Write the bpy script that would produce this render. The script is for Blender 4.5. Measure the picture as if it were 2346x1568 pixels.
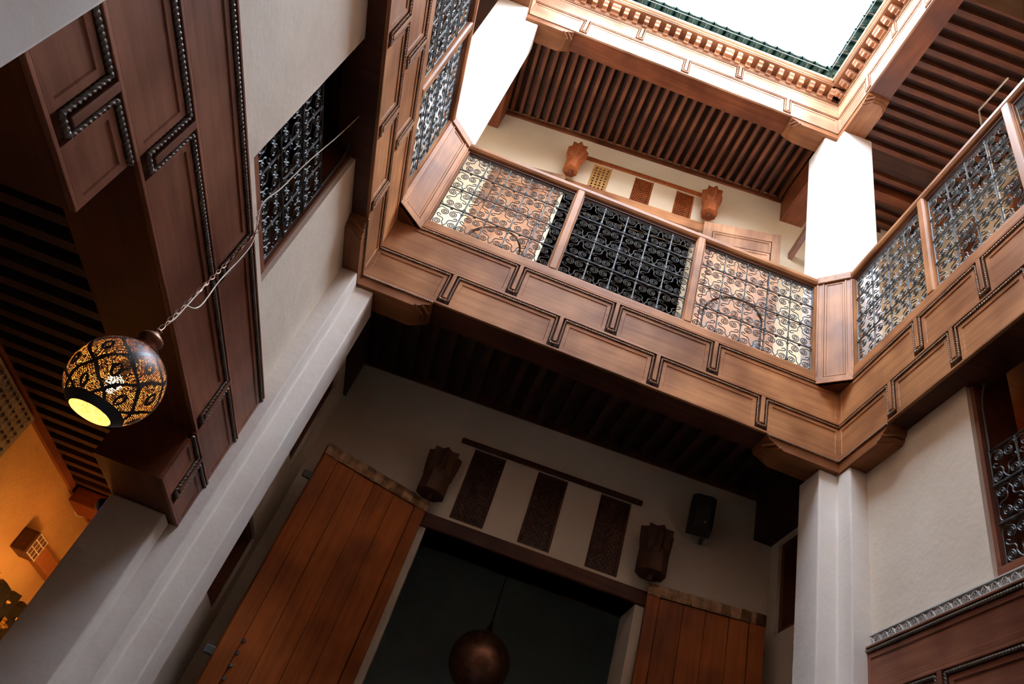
import bpy, bmesh, math, random
from mathutils import Vector, Matrix
random.seed(7)
for o in list(bpy.data.objects): bpy.data.objects.remove(o)
scene = bpy.context.scene
COL = scene.collection

# ------------------------------------------------------------------ camera
cam_d = bpy.data.cameras.new('camera'); cam = bpy.data.objects.new('camera', cam_d); COL.objects.link(cam)
R0 = (0.93035674, -0.22906123, 0.2862993); R1 = (0.36660822, 0.59370214, -0.71632129); R2 = (-0.00589508, 0.77139401, 0.63633051)
CAM = (1.31780162, -4.30803444, 1.40023129)
cam.matrix_world = Matrix(((R0[0], -R1[0], -R2[0], CAM[0]), (R0[1], -R1[1], -R2[1], CAM[1]), (R0[2], -R1[2], -R2[2], CAM[2]), (0, 0, 0, 1)))
cam_d.sensor_fit = 'HORIZONTAL'; cam_d.sensor_width = 36; cam_d.lens = 1652.69 * 36 / 2346
cam_d.clip_start = 0.02; cam_d.clip_end = 200
scene.camera = cam
# ------------------------------------------------------------------ overcast sky, exposure
world = bpy.data.worlds.new('overcast_sky'); scene.world = world; world.use_nodes = True
bg = world.node_tree.nodes['Background']; bg.inputs[0].default_value = (0.81, 0.915, 1.085, 1); bg.inputs[1].default_value = 22.0
scene.view_settings.view_transform = 'Standard'; scene.view_settings.look = 'None'
scene.view_settings.gamma = 1; scene.view_settings.use_curve_mapping = False
scene.view_settings.exposure = 0.0
scene.cycles.caustics_reflective = False; scene.cycles.caustics_refractive = False; scene.cycles.use_light_tree = False; scene.cycles.max_bounces = 7; scene.cycles.diffuse_bounces = 4; scene.cycles.glossy_bounces = 3; scene.cycles.transparent_max_bounces = 8

# ------------------------------------------------------------------ materials
def new_mat(name):
    m = bpy.data.materials.new(name); m.use_nodes = True
    nt = m.node_tree; return m, nt, nt.nodes['Principled BSDF']
def nd(nt, t, **kw):
    n = nt.nodes.new(t)
    for k, v in kw.items(): setattr(n, k, v)
    return n
def ramp(nt, fac, cols):
    r = nd(nt, 'ShaderNodeValToRGB'); el = r.color_ramp.elements
    while len(el) < len(cols): el.new(0.5)
    for e, (p, c) in zip(el, cols): e.position = p; e.color = (*c, 1)
    nt.links.new(fac, r.inputs[0]); return r.outputs[0]
def mathn(nt, op, a, b=None, c=None):
    n = nd(nt, 'ShaderNodeMath', operation=op)
    for i, v in enumerate((a, b, c)):
        if v is None: continue
        if isinstance(v, (int, float)): n.inputs[i].default_value = v
        else: nt.links.new(v, n.inputs[i])
    return n.outputs[0]
def mixc(nt, fac, a, b, mode='MIX'):
    n = nd(nt, 'ShaderNodeMix', data_type='RGBA', blend_type=mode)
    for i, v in ((0, fac), (6, a), (7, b)):
        if isinstance(v, (int, float)): n.inputs[i].default_value = v
        elif isinstance(v, tuple): n.inputs[i].default_value = (*v, 1)
        else: nt.links.new(v, n.inputs[i])
    return n.outputs[2]
def wood(name, base, dark, axis, rough=0.42, scale=1.0, pale=None):
    m, nt, p = new_mat(name)
    tc = nd(nt, 'ShaderNodeTexCoord'); mp = nd(nt, 'ShaderNodeMapping')
    s = [26 * scale] * 3; s['xyz'.index(axis)] = 1.6 * scale; mp.inputs['Scale'].default_value = s
    nt.links.new(tc.outputs['Object'], mp.inputs[0])
    oi = nd(nt, 'ShaderNodeObjectInfo')
    n1 = nd(nt, 'ShaderNodeTexNoise'); n1.inputs['Scale'].default_value = 1.0; n1.inputs['Detail'].default_value = 3; n1.inputs['Distortion'].default_value = 0.4
    nt.links.new(mp.outputs[0], n1.inputs['Vector'])
    n2 = nd(nt, 'ShaderNodeTexNoise'); n2.inputs['Scale'].default_value = 2.3; n2.inputs['Detail'].default_value = 2
    nt.links.new(tc.outputs['Object'], n2.inputs['Vector'])
    c = ramp(nt, n1.outputs[0], [(0.15, dark), (0.6, base)])
    pale = pale or tuple(min(1, v * 1.35 + 0.02) for v in base)
    st = ramp(nt, n2.outputs[0], [(0.34, (0.58, 0.52, 0.52)), (0.66, (1.1, 1.1, 1.1))])
    c = mixc(nt, 1.0, c, st, 'MULTIPLY')
    rv = nd(nt, 'ShaderNodeMapRange'); rv.inputs[3].default_value = 0.82; rv.inputs[4].default_value = 1.15; nt.links.new(oi.outputs['Random'], rv.inputs[0])
    hs = nd(nt, 'ShaderNodeHueSaturation'); nt.links.new(c, hs.inputs['Color']); nt.links.new(rv.outputs[0], hs.inputs['Value'])
    nt.links.new(hs.outputs[0], p.inputs['Base Color'])
    rr = nd(nt, 'ShaderNodeMapRange'); rr.inputs[3].default_value = rough - 0.1; rr.inputs[4].default_value = rough + 0.16
    nt.links.new(n2.outputs[0], rr.inputs[0]); nt.links.new(rr.outputs[0], p.inputs['Roughness'])
    p.inputs['Specular IOR Level'].default_value = 0.26
    b = nd(nt, 'ShaderNodeBump'); b.inputs['Strength'].default_value = 0.18; b.inputs['Distance'].default_value = 0.004
    nt.links.new(n1.outputs[0], b.inputs['Height']); nt.links.new(b.outputs[0], p.inputs['Normal'])
    return m
def plaster(name, a, b, rough=0.8, bump=0.16, scale=1.6, gloss=None):
    m, nt, p = new_mat(name)
    tc = nd(nt, 'ShaderNodeTexCoord')
    n1 = nd(nt, 'ShaderNodeTexNoise'); n1.inputs['Scale'].default_value = scale; n1.inputs['Detail'].default_value = 4; n1.inputs['Roughness'].default_value = 0.6
    n2 = nd(nt, 'ShaderNodeTexNoise'); n2.inputs['Scale'].default_value = 38; n2.inputs['Detail'].default_value = 2
    n3 = nd(nt, 'ShaderNodeTexNoise'); n3.inputs['Scale'].default_value = 7; n3.inputs['Detail'].default_value = 2
    for n in (n1, n2, n3): nt.links.new(tc.outputs['Object'], n.inputs['Vector'])
    nt.links.new(ramp(nt, n1.outputs[0], [(0.32, b), (0.66, a)]), p.inputs['Base Color'])
    p.inputs['Roughness'].default_value = rough
    h = mathn(nt, 'MULTIPLY_ADD', n2.outputs[0], 0.25, n3.outputs[0])
    bp = nd(nt, 'ShaderNodeBump'); bp.inputs['Strength'].default_value = bump; bp.inputs['Distance'].default_value = 0.03
    nt.links.new(h, bp.inputs['Height']); nt.links.new(bp.outputs[0], p.inputs['Normal'])
    return m
def plain(name, col, rough=0.5, metal=0.0, noise=0.0):
    m, nt, p = new_mat(name)
    p.inputs['Roughness'].default_value = rough; p.inputs['Metallic'].default_value = metal
    tc = nd(nt, 'ShaderNodeTexCoord'); n = nd(nt, 'ShaderNodeTexNoise'); n.inputs['Scale'].default_value = 14; n.inputs['Detail'].default_value = 4
    nt.links.new(tc.outputs['Object'], n.inputs['Vector'])
    k = noise or 0.15
    nt.links.new(ramp(nt, n.outputs[0], [(0.3, tuple(v * (1 - k) for v in col)), (0.7, tuple(min(1, v * (1 + k)) for v in col))]), p.inputs['Base Color'])
    return m

CED, CEDD = (0.53, 0.245, 0.10), (0.34, 0.135, 0.052)
WX = wood('cedar_grain_x', CED, CEDD, 'x'); WY = wood('cedar_grain_y', CED, CEDD, 'y'); WZ = wood('cedar_grain_z', CED, CEDD, 'z')
PALE, PALED = (0.50, 0.27, 0.15), (0.37, 0.18, 0.09)
UX = wood('pale_cedar_grain_x', PALE, PALED, 'x', 0.5); UY = wood('pale_cedar_grain_y', PALE, PALED, 'y', 0.5); UZ = wood('pale_cedar_grain_z', PALE, PALED, 'z', 0.5)
RX = wood('red_cedar_grain_x', (0.21, 0.058, 0.017), (0.12, 0.03, 0.009), 'x', 0.45); RY = wood('red_cedar_grain_y', (0.21, 0.058, 0.017), (0.12, 0.03, 0.009), 'y', 0.45)
JX = wood('joist_wood_grain_x', (0.18, 0.054, 0.017), (0.10, 0.028, 0.01), 'x', 0.5); JY = wood('joist_wood_grain_y', (0.18, 0.054, 0.017), (0.10, 0.028, 0.01), 'y', 0.5)
DX = wood('dark_wood_grain_x', (0.16, 0.06, 0.03), (0.09, 0.032, 0.016), 'x', 0.4); DY = wood('dark_wood_grain_y', (0.30, 0.115, 0.065), (0.18, 0.064, 0.036), 'y', 0.36); DZ = wood('dark_wood_grain_z', (0.24, 0.092, 0.052), (0.14, 0.05, 0.028), 'z', 0.4)  # same cedar, low light on the lower beams put into darker colour
DOOR = wood('orange_door_wood', (0.47, 0.125, 0.022), (0.27, 0.06, 0.011), 'z', 0.5)
UDOOR = wood('pale_door_wood', (0.55, 0.30, 0.16), (0.40, 0.19, 0.09), 'z', 0.5)
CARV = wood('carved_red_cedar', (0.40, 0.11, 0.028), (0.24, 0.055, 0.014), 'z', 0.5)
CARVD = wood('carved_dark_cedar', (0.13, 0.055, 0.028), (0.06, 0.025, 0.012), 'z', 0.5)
PL = plaster('tadelakt_cream', (0.84, 0.73, 0.60), (0.75, 0.63, 0.50))
PLU = plaster('tadelakt_upper_cream', (0.88, 0.74, 0.52), (0.83, 0.68, 0.46), bump=0.1)
PLP = plaster('whitewashed_pillar', (0.88, 0.81, 0.74), (0.78, 0.70, 0.62), scale=2.4)
PLO = plaster('glossy_ochre_tadelakt', (0.72, 0.50, 0.24), (0.58, 0.38, 0.17), rough=0.32, bump=0.3)
PLD = plaster('grey_green_plaster', (0.62, 0.70, 0.65), (0.50, 0.56, 0.53))
DARKW = plain('shade_dark_wood', (0.035, 0.018, 0.012), 0.6)  # interior darkness and gap shade put into a near-black colour
GYP = plain('carved_gypsum', (0.58, 0.57, 0.54), 0.8)
IRON = plain('wrought_iron', (0.115, 0.13, 0.135), 0.55, 0.4)
BLACK = plain('black_plastic', (0.012, 0.013, 0.015), 0.5)
STEEL = plain('wire_steel', (0.25, 0.26, 0.26), 0.4, 0.8)
BRASS = plain('hammered_brass', (0.16, 0.085, 0.04), 0.34, 0.7, 0.55)
ROPE = plain('worn_rope_moulding', (0.36, 0.21, 0.12), 0.4); ROPED = plain('grey_rope_moulding', (0.20, 0.165, 0.135), 0.35)
COPPER = plain('dark_copper', (0.26, 0.12, 0.075), 0.38, 0.7, 0.35)
CORD = plain('cream_cable', (0.62, 0.56, 0.44), 0.5)
TILE = plain('green_glazed_tile', (0.025, 0.085, 0.07), 0.2, 0.0, 0.75)
BLUE = plain('cobalt_glass', (0.01, 0.02, 0.25), 0.1)
FABRIC = plain('black_gold_fabric', (0.02, 0.018, 0.014), 0.7)
GOLD = plain('gold_thread', (0.5, 0.28, 0.06), 0.4, 0.6)
FLOORM = plain('courtyard_tile', (0.045, 0.04, 0.038), 0.5)

# ------------------------------------------------------------------ mesh helpers
def ident(u, d, z): return (u, d, z)
LOC = {}
class MB:
    def __init__(s, T=ident): s.v = []; s.f = []; s.T = T
    def add(s, vs, fs):
        o = len(s.v); s.v += [Vector(s.T(*p)) for p in vs]; s.f += [[o + i for i in f] for f in fs]; return s
    def box(s, a0, a1, b0, b1, c0, c1):
        return s.add([(a, b, c) for a in (a0, a1) for b in (b0, b1) for c in (c0, c1)], [(0, 1, 3, 2), (4, 6, 7, 5), (0, 4, 5, 1), (2, 3, 7, 6), (0, 2, 6, 4), (1, 5, 7, 3)])
    def loft(s, rings, closed=False, cap=True):
        n = len(rings[0]); vs = [p for r in rings for p in r]; fs = []
        m = len(rings)
        for i in range(m if closed else m - 1):
            j = (i + 1) % m
            for k in range(n): fs.append((i * n + k, i * n + (k + 1) % n, j * n + (k + 1) % n, j * n + k))
        if cap and not closed: fs.append(tuple(range(n))); fs.append(tuple((m - 1) * n + k for k in range(n)))
        return s.add(vs, fs)
    def prism(s, poly, z0, z1): return s.loft([[(x, y, z0) for x, y in poly], [(x, y, z1) for x, y in poly]])
    def extr(s, poly, b0, b1): return s.loft([[(u, b0, z) for u, z in poly], [(u, b1, z) for u, z in poly]])
    def tube(s, pts, r, n=6, closed=False):
        P = [Vector(p) for p in pts]; rings = []; m = len(P); ref = None
        for i, p in enumerate(P):
            a = P[(i - 1) % m] if (closed or i > 0) else p; b = P[(i + 1) % m] if (closed or i < m - 1) else p
            t = (b - a).normalized()
            if ref is None: ref = Vector((0, 0, 1)) if abs(t.z) < 0.9 else Vector((0, 1, 0))
            x = t.cross(ref)
            if x.length < 1e-4: x = t.orthogonal()
            x.normalize(); y = x.cross(t).normalized(); ref = y
            rr = r[i] if isinstance(r, (list, tuple)) else r
            rings.append([tuple(p + x * rr * math.cos(2 * math.pi * k / n) + y * rr * math.sin(2 * math.pi * k / n)) for k in range(n)])
        return s.loft(rings, closed)
    def rope(s, p, q, a=0.013, b=0, pitch=0.032, per=4, n=9):
        # three twisted strands of radius a, one strand passing every pitch
        p = Vector(p); q = Vector(q); L = (q - p).length; t = (q - p) / L
        x = Vector((0, 1, 0)) if abs(t.y) < 0.9 else Vector((1, 0, 0)); x = (x - t * x.dot(t)).normalized(); y = t.cross(x)
        N = max(2, int(L / pitch * per)); rings = []
        for i in range(N + 1):
            sl = L * i / N; c = p + t * sl; ph = 2 * math.pi / 3 * sl / pitch; ring = []
            for k in range(n):
                g = 2 * math.pi * k / n; rr = a * (0.76 + 0.24 * math.cos(3 * g))
                ring.append(tuple(c + x * (rr * math.cos(g + ph)) + y * (rr * math.sin(g + ph))))
            rings.append(ring)
        return s.loft(rings)
    def lathe(s, prof, c=(0, 0, 0), n=24, cap=False):
        rings = [[(c[0] + r * math.cos(2 * math.pi * k / n), c[1] + r * math.sin(2 * math.pi * k / n), c[2] + z) for k in range(n)] for r, z in prof]
        return s.loft(rings, cap=cap)
    def panel(s, u0, u1, z0, z1, db, df, bw=0.02, rec=0.008):
        # a board whose face is recessed inside a narrow moulded border
        def r(i, d): return [(u0 + i, d, z0 + i), (u1 - i, d, z0 + i), (u1 - i, d, z1 - i), (u0 + i, d, z1 - i)]
        return s.loft([r(0, db), r(0, df), r(bw, df), r(bw + rec * 0.8, df - rec), ])
    def mesh(s, name, smooth=False, off=Vector((0, 0, 0))):
        me = bpy.data.meshes.new(name); me.from_pydata([v - off for v in s.v], [], s.f)
        bm = bmesh.new(); bm.from_mesh(me); bmesh.ops.recalc_face_normals(bm, faces=bm.faces); bm.to_mesh(me); bm.free()
        if smooth:
            for p in me.polygons: p.use_smooth = True
        return me
    def build(s, name, mat, parent=None, smooth=False, bevel=0):
        if parent is None:
            xs = [v.x for v in s.v]; ys = [v.y for v in s.v]; zs = [v.z for v in s.v]
            off = Vector(((min(xs) + max(xs)) / 2, (min(ys) + max(ys)) / 2, min(zs)))
        else: off = LOC[parent.name]
        o = bpy.data.objects.new(name, s.mesh(name, smooth, off)); o.data.materials.append(mat); COL.objects.link(o)
        if parent is None: o.location = off
        else: o.parent = parent
        LOC[o.name] = off.copy()
        if bevel:
            b = o.modifiers.new('bevel', 'BEVEL'); b.width = bevel; b.segments = 2; b.limit_method = 'ANGLE'
        return o
def inst(name, me, mat, parent, loc, rot=None, world_rot_z=0.0):
    o = bpy.data.objects.new(name, me); COL.objects.link(o)
    if mat and not me.materials: me.materials.append(mat)
    o.parent = parent
    o.location = Vector(loc) - LOC[parent.name]
    if rot is not None: o.rotation_euler = rot
    LOC[o.name] = Vector(loc)
    return o
def thing(name, label, cat, loc, group=None):
    o = bpy.data.objects.new(name, None); COL.objects.link(o); o.location = loc; o.empty_display_size = 0.1
    LOC[o.name] = Vector(loc); o['label'] = label; o['category'] = cat
    if cat in ('railing', 'door', 'lattice', 'balustrade', 'bracket'): o['kind'] = 'thing'
    if group: o['group'] = group
    return o
def tag(o, label, cat, group=None):
    o['label'] = label; o['category'] = cat
    if cat in ('railing', 'door', 'lattice', 'balustrade', 'bracket'): o['kind'] = 'thing'
    if group: o['group'] = group
    return o
def struct(o): o['kind'] = 'structure'; return o
def stuff(o): o['kind'] = 'stuff'; return o

W, L = 4.0, 3.24
def TF(u, d, z): return (u, -d, z)            # far side: u runs right, d comes into the courtyard
def TL(u, d, z): return (d, -u, z)            # left side: u runs towards the viewer
def TR(u, d, z): return (W - d, -u, z)        # right side
def TB(u, d, z): return (u, 1.637 - 0.069 * u - d, z)   # skewed back wall of the far gallery
def wallgrid(T, u0, u1, z0, z1, holes, d0, d1):
    us = sorted({u0, u1, *[h[0] for h in holes], *[h[1] for h in holes]}); zs = sorted({z0, z1, *[h[2] for h in holes], *[h[3] for h in holes]})
    nu, nz = len(us) - 1, len(zs) - 1
    def solid(i, j):
        if not (0 <= i < nu and 0 <= j < nz): return False
        cu, cz = (us[i] + us[i + 1]) / 2, (zs[j] + zs[j + 1]) / 2
        return not any(h[0] < cu < h[1] and h[2] < cz < h[3] for h in holes)
    m = MB(T)
    for i in range(nu):
        for j in range(nz):
            if not solid(i, j): continue
            a, b, c, e = us[i], us[i + 1], zs[j], zs[j + 1]
            m.add([(a, d1, c), (b, d1, c), (b, d1, e), (a, d1, e)], [(0, 1, 2, 3)]); m.add([(a, d0, c), (b, d0, c), (b, d0, e), (a, d0, e)], [(3, 2, 1, 0)])
            if not solid(i - 1, j): m.add([(a, d0, c), (a, d1, c), (a, d1, e), (a, d0, e)], [(0, 1, 2, 3)])
            if not solid(i + 1, j): m.add([(b, d0, c), (b, d1, c), (b, d1, e), (b, d0, e)], [(3, 2, 1, 0)])
            if not solid(i, j - 1): m.add([(a, d0, c), (b, d0, c), (b, d1, c), (a, d1, c)], [(0, 1, 2, 3)])
            if not solid(i, j + 1): m.add([(a, d0, e), (b, d0, e), (b, d1, e), (a, d1, e)], [(3, 2, 1, 0)])
    bm_merge = m
    return bm_merge
def weld(o, dist=1e-4):
    bm = bmesh.new(); bm.from_mesh(o.data); bmesh.ops.remove_doubles(bm, verts=bm.verts, dist=dist); bmesh.ops.recalc_face_normals(bm, faces=bm.faces); bm.to_mesh(o.data); bm.free(); return o

# ------------------------------------------------------------------ the setting
struct(MB().box(-1.6, 5.7, -5.4, 4.3, -0.1, 0).build('floor', FLOORM))
LAT = [(1.33, 1.635), (1.95, 2.24), (2.56, 2.85)]
struct(weld(wallgrid(TB, -1.3, 5.45, 0, 5.8, [(1.18, 3.05, 0, 3.97)] + [(a, b, 4.135, 4.87) for a, b in LAT], -0.36, 0).build('wall_far_lower', PL)))
ULAT = [(1.42, 1.672), (2.0, 2.26), (2.578, 2.83)]
struct(weld(wallgrid(TB, -1.5, 6.15, 5.8, 10.45, [(1.18, 2.97, 5.8, 8.97)] + [(a, b, 9.17, 9.69) for a, b in ULAT], -0.30, 0).build('wall_far_upper', PLU)))
struct(weld(wallgrid(TL, 0.0, 3.24, 3.3, 5.4, [(1.08, 1.96, 3.80, 5.33)], -0.45, -0.13).build('wall_left', PL)))
struct(weld(wallgrid(TR, 0.0, 3.24, 3.3, 5.4, [(1.18, 2.06, 3.66, 5.33)], -0.45, -0.15).build('wall_right', PL)))
# side walls of the far portico
struct(weld(wallgrid(TL, -1.66, -0.33, 0, 5.4, [(-1.27, -0.55, 3.9, 4.76), (-1.48, -0.6, 2.72, 3.33)], -0.45, -0.03).build('wall_portico_left', PL)))
struct(weld(wallgrid(TR, -1.42, -0.335, 0, 5.4, [(-1.2, -0.6, 4.06, 4.9)], -0.45, -0.17).build('wall_portico_right', PL)))
# dark room behind the lower doors and the upper doors
def room(name, x0, x1, y0, y1, z0, z1, mat):
    m = MB(); t = 0.08
    m.box(x0, x1, y1, y1 + t, z0, z1).box(x0 - t, x0, y0, y1, z0, z1).box(x1, x1 + t, y0, y1, z0, z1).box(x0, x1, y0, y1, z1, z1 + t)
    return struct(m.build(name, mat))
room('wall_room_lower', 0.6, 3.7, 1.7, 4.1, 0, 5.0, PLD)
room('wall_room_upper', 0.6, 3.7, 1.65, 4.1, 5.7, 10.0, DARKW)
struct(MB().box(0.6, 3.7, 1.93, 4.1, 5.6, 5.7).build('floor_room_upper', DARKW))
# room under the left lintel
struct(MB().box(-1.45, -1.25, -3.4, 1.7, 0, 3.25).build('wall_left_room_back', PLO))
struct(MB().box(-1.25, -0.45, 1.58, 1.75, 0, 3.25).build('wall_left_room_far', PLO))
struct(MB().box(-1.25, -0.45, -3.5, -3.4, 0, 3.25).build('wall_left_room_near', PLO))
struct(MB().box(5.25, 5.4, -3.4, 1.4, 0, 3.25).build('wall_right_room_back', PL))
struct(MB().box(4.45, 5.4, -0.335, 0.0, 0, 3.25).build('wall_right_room_far', PL))
# upper storey walls round the galleries
struct(weld(wallgrid(lambda u, d, z: (-1.45 + d, -u, z), -1.8, 5.2, 5.8, 10.45, [], -0.15, 0).build('wall_left_upper', PLU)))
struct(weld(wallgrid(lambda u, d, z: (6.0 - d, -u, z), -1.4, 5.2, 5.8, 10.45, [(-0.6, -0.3, 9.2, 9.75), (0.18, 0.48, 9.05, 9.75), (1.1, 2.0, 5.8, 9.2)], -0.15, 0).build('wall_right_upper', PLU)))
struct(MB().box(-1.45, 6.0, -5.2, -5.05, 0, 10.45).build('wall_near', PL))
struct(MB().box(4.45, 5.4, -3.5, -3.4, 0, 3.25).build('wall_right_room_near', PL))
struct(MB().box(-0.6, -0.45, -5.1, -3.4, 0, 5.45).build('wall_near_left', PL)); struct(MB().box(4.45, 4.6, -5.1, -3.4, 0, 5.45).build('wall_near_right', PL))
# gallery floors and roofs: each ceiling is a slab whose joists hang beneath it
def ceil_slab(name, x0, x1, y0, y1, z0, z1, mat):
    return struct(MB().box(x0, x1, y0, y1, z0, z1).build(name, mat))
SOOT = wood('shaded_ceiling_wood', (0.07, 0.03, 0.018), (0.035, 0.015, 0.01), 'y', 0.55)  # portico and room shade put into a near-black ceiling wood
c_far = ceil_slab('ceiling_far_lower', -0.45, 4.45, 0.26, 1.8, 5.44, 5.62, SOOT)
BRD = wood('dark_ceiling_board', (0.08, 0.034, 0.019), (0.045, 0.019, 0.011), 'x', 0.7)  # dark brown boards between the upper joists
c_farU = ceil_slab('ceiling_far_upper', -1.45, 6.0, 0.26, 1.95, 10.28, 10.42, BRD)
c_leftU = ceil_slab('ceiling_left_upper', -1.45, -0.26, -5.1, 0.26, 10.28, 10.42, BRD)
c_rightU = ceil_slab('ceiling_right_upper', 4.26, 6.0, -5.1, 0.26, 10.28, 10.42, BRD)
c_leftR = ceil_slab('ceiling_left_room', -1.25, -0.45, -3.4, 1.58, 3.13, 3.25, SOOT)
c_rightR = ceil_slab('ceiling_right_room', 4.45, 5.25, -3.4, -0.335, 3.13, 3.25, DX)
c_nearU = ceil_slab('ceiling_near_upper', -0.26, 4.26, -5.1, -3.5, 10.28, 10.42, RY)
struct(MB().box(-1.45, -0.26, -5.05, 0.26, 5.42, 5.62).build('floor_gallery_left', DX))
struct(MB().box(4.26, 6.0, -5.05, 0.26, 5.42, 5.62).build('floor_gallery_right', DX))
struct(MB().box(-0.26, 4.26, -5.05, -3.5, 5.42, 5.62).build('floor_gallery_near', DY))
struct(MB().box(-0.26, 4.26, -3.5, -3.24, 5.0, 5.9).build('trim_near_beam', WX))
struct(MB().box(-0.26, 4.26, -3.5, -3.24, 9.8, 10.5).build('trim_near_cornice', UX))
def joists(parent, mat, pos, axis, a0, a1, zb, zt, w=0.055):
    Lh = a1 - a0
    me = (MB().box(-w / 2, w / 2, -Lh / 2, Lh / 2, 0, zt - zb) if axis == 'y' else MB().box(-Lh / 2, Lh / 2, -w / 2, w / 2, 0, zt - zb)).mesh('joist')
    for p in pos:
        c = (p, (a0 + a1) / 2, zb) if axis == 'y' else ((a0 + a1) / 2, p, zb)
        inst('joist', me, mat, parent, c)
def frange(a, b, s):
    r = []
    while a < b: r.append(a); a += s
    return r
joists(c_farU, JY, [x for x in frange(0.06, 4.0, 0.1255)], 'y', 0.27, 1.60, 10.19, 10.28, 0.046)
joists(c_farU, JX, frange(0.52, 1.36, 0.155), 'x', 4.36, 5.98, 10.19, 10.28, 0.062)
joists(c_rightU, JX, frange(-3.1, 0.26, 0.155), 'x', 4.28, 5.99, 10.19, 10.28, 0.062)
joists(c_leftU, JX, frange(-3.1, 0.26, 0.155), 'x', -1.44, -0.28, 10.19, 10.28, 0.062)
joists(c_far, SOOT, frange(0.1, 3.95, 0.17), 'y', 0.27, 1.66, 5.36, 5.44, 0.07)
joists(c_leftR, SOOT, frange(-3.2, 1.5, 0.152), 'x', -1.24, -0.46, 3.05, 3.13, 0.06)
# wall plates: the plank the joists rest on
MB(TB).box(-0.2, 4.2, 0, 0.03, 10.13, 10.2).build('wall_plate', RX, c_farU)
MB(TB).box(0.0, 4.0, 0, 0.02, 5.35, 5.44).build('wall_plate', DX, c_far)
MB().box(-1.25, -1.22, -3.3, 1.55, 3.0, 3.05).build('wall_plate', DY, c_leftR)

# ------------------------------------------------------------------ pillars
def pillar(name, label, parts, mat=PLP):
    x = sum(p[0] for p in parts[0][1]) / len(parts[0][1]); y = sum(p[1] for p in parts[0][1]) / len(parts[0][1])
    t = thing(name, label, 'pillar', (x, y, parts[0][2]))
    for nm, poly, z0, z1 in parts: MB().prism(poly, z0, z1).build(nm, mat, t, bevel=0.012)
    return t
LP = [(-.45, -.12), (0, -.12), (0, .03), (.145, .03), (.145, .33), (-.45, .33)]
pillar('stepped_pillar', 'tall stepped plaster pillar rising beside the lit lantern', [('shaft', LP, 0, 4.934), ('jamb', [(-.45, -.26), (-.127, -.26), (-.127, -.12), (-.45, -.12)], 0, 2.70)])
RP = [(4.45, -.12), (4.01, -.12), (4.01, .04), (3.86, .04), (3.86, .335), (4.45, .335)]
pillar('stepped_pillar', 'tall stepped plaster pillar beside the black loudspeaker and pale right wall', [('shaft', RP, 0, 4.934), ('jamb', [(4.45, -.26), (4.15, -.26), (4.15, -.12), (4.45, -.12)], 0, 2.70)])
NP = [(-.45, -3.12), (-.085, -3.12), (-.085, -3.27), (.145, -3.27), (.145, -3.57), (-.45, -3.57)]
pillar('stepped_pillar', 'blurred pale pillar in the top left corner by the dark lintel', [('shaft', NP, 0, 4.98)])
UL = [(-.36, -.12), (0, -.12), (0, .035), (.165, .035), (.165, .36), (-.36, .36)]
UR = [(4.35, -.12), (4.0, -.12), (4.0, .04), (3.855, .04), (3.855, .40), (4.35, .40)]
pillar('gallery_pillar', 'bright white upper pillar at the left end of the far gallery', [('shaft', UL, 5.79, 9.73)])
pillar('gallery_pillar', 'bright white upper pillar at the right corner of the far gallery', [('shaft', UR, 5.79, 9.73)])

# ------------------------------------------------------------------ panelled, rope-moulded beams
def beam(t, T, u0, u1, courses, dbk, mats, core, ropem=None, rr=0.0115, off=0.0, step=0.0, tw=0.017, ends=(0.0, 0.0)):
    mh, mz = mats; ropem = ropem or ROPE
    zlo, zhi = courses[0][0], courses[-1][1]
    MB(T).box(u0, u1, -dbk + off, -0.02 + off, zlo, zhi).build('core_beam', core, t)
    for ci, (z0, z1, ts) in enumerate(courses):
        o = off + step * ci; h = z1 - z0
        MB(T).box(u0, u1, -0.02 + off, 0.004 + o, z0, z0 + 0.018).build('bottom_rail', mh, t, bevel=0.003)
        MB(T).box(u0, u1, -0.02 + off, 0.014 + o, z1 - 0.014, z1).build('fillet', mh, t, bevel=0.003)
        zr = z1 - 0.014 - rr * 1.5; side = tw + rr * 1.7
        ed = [u0] + ts + [u1]
        for k in range(len(ed) - 1):
            a = ed[k] + (side + rr * 1.4 if k > 0 else 0.0); b = ed[k + 1] - (side + rr * 1.4 if k < len(ed) - 2 else 0.0)
            MB(T).panel(a, b, z0 + 0.02, zr - rr * 1.2, -0.02 + off, 0.002 + o, 0.03, 0.006).build('panel', mh, t)
        zb = z0 + 0.055
        r = MB(T); pr = u0
        for uu in ts:
            r.rope((pr, 0.004 + o, zr), (uu - side, 0.004 + o, zr), rr, 0, rr * 1.75)
            r.rope((uu - side, 0.004 + o, zr), (uu - side, 0.004 + o, zb), rr, 0, rr * 1.75)
            r.rope((uu - side, 0.004 + o, zb), (uu + side, 0.004 + o, zb), rr, 0, rr * 1.75)
            r.rope((uu + side, 0.004 + o, zb), (uu + side, 0.004 + o, zr), rr, 0, rr * 1.75)
            pr = uu + side
            MB(T).box(uu - tw, uu + tw, -0.02 + off, 0.016 + o, zb + rr * 1.6, z1 - 0.014).build('tongue', mz, t, bevel=0.004)
        r.rope((pr, 0.004 + o, zr), (u1, 0.004 + o, zr), rr, 0, rr * 1.75)
        r.build('rope_moulding', ropem, t, smooth=True)
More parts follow.
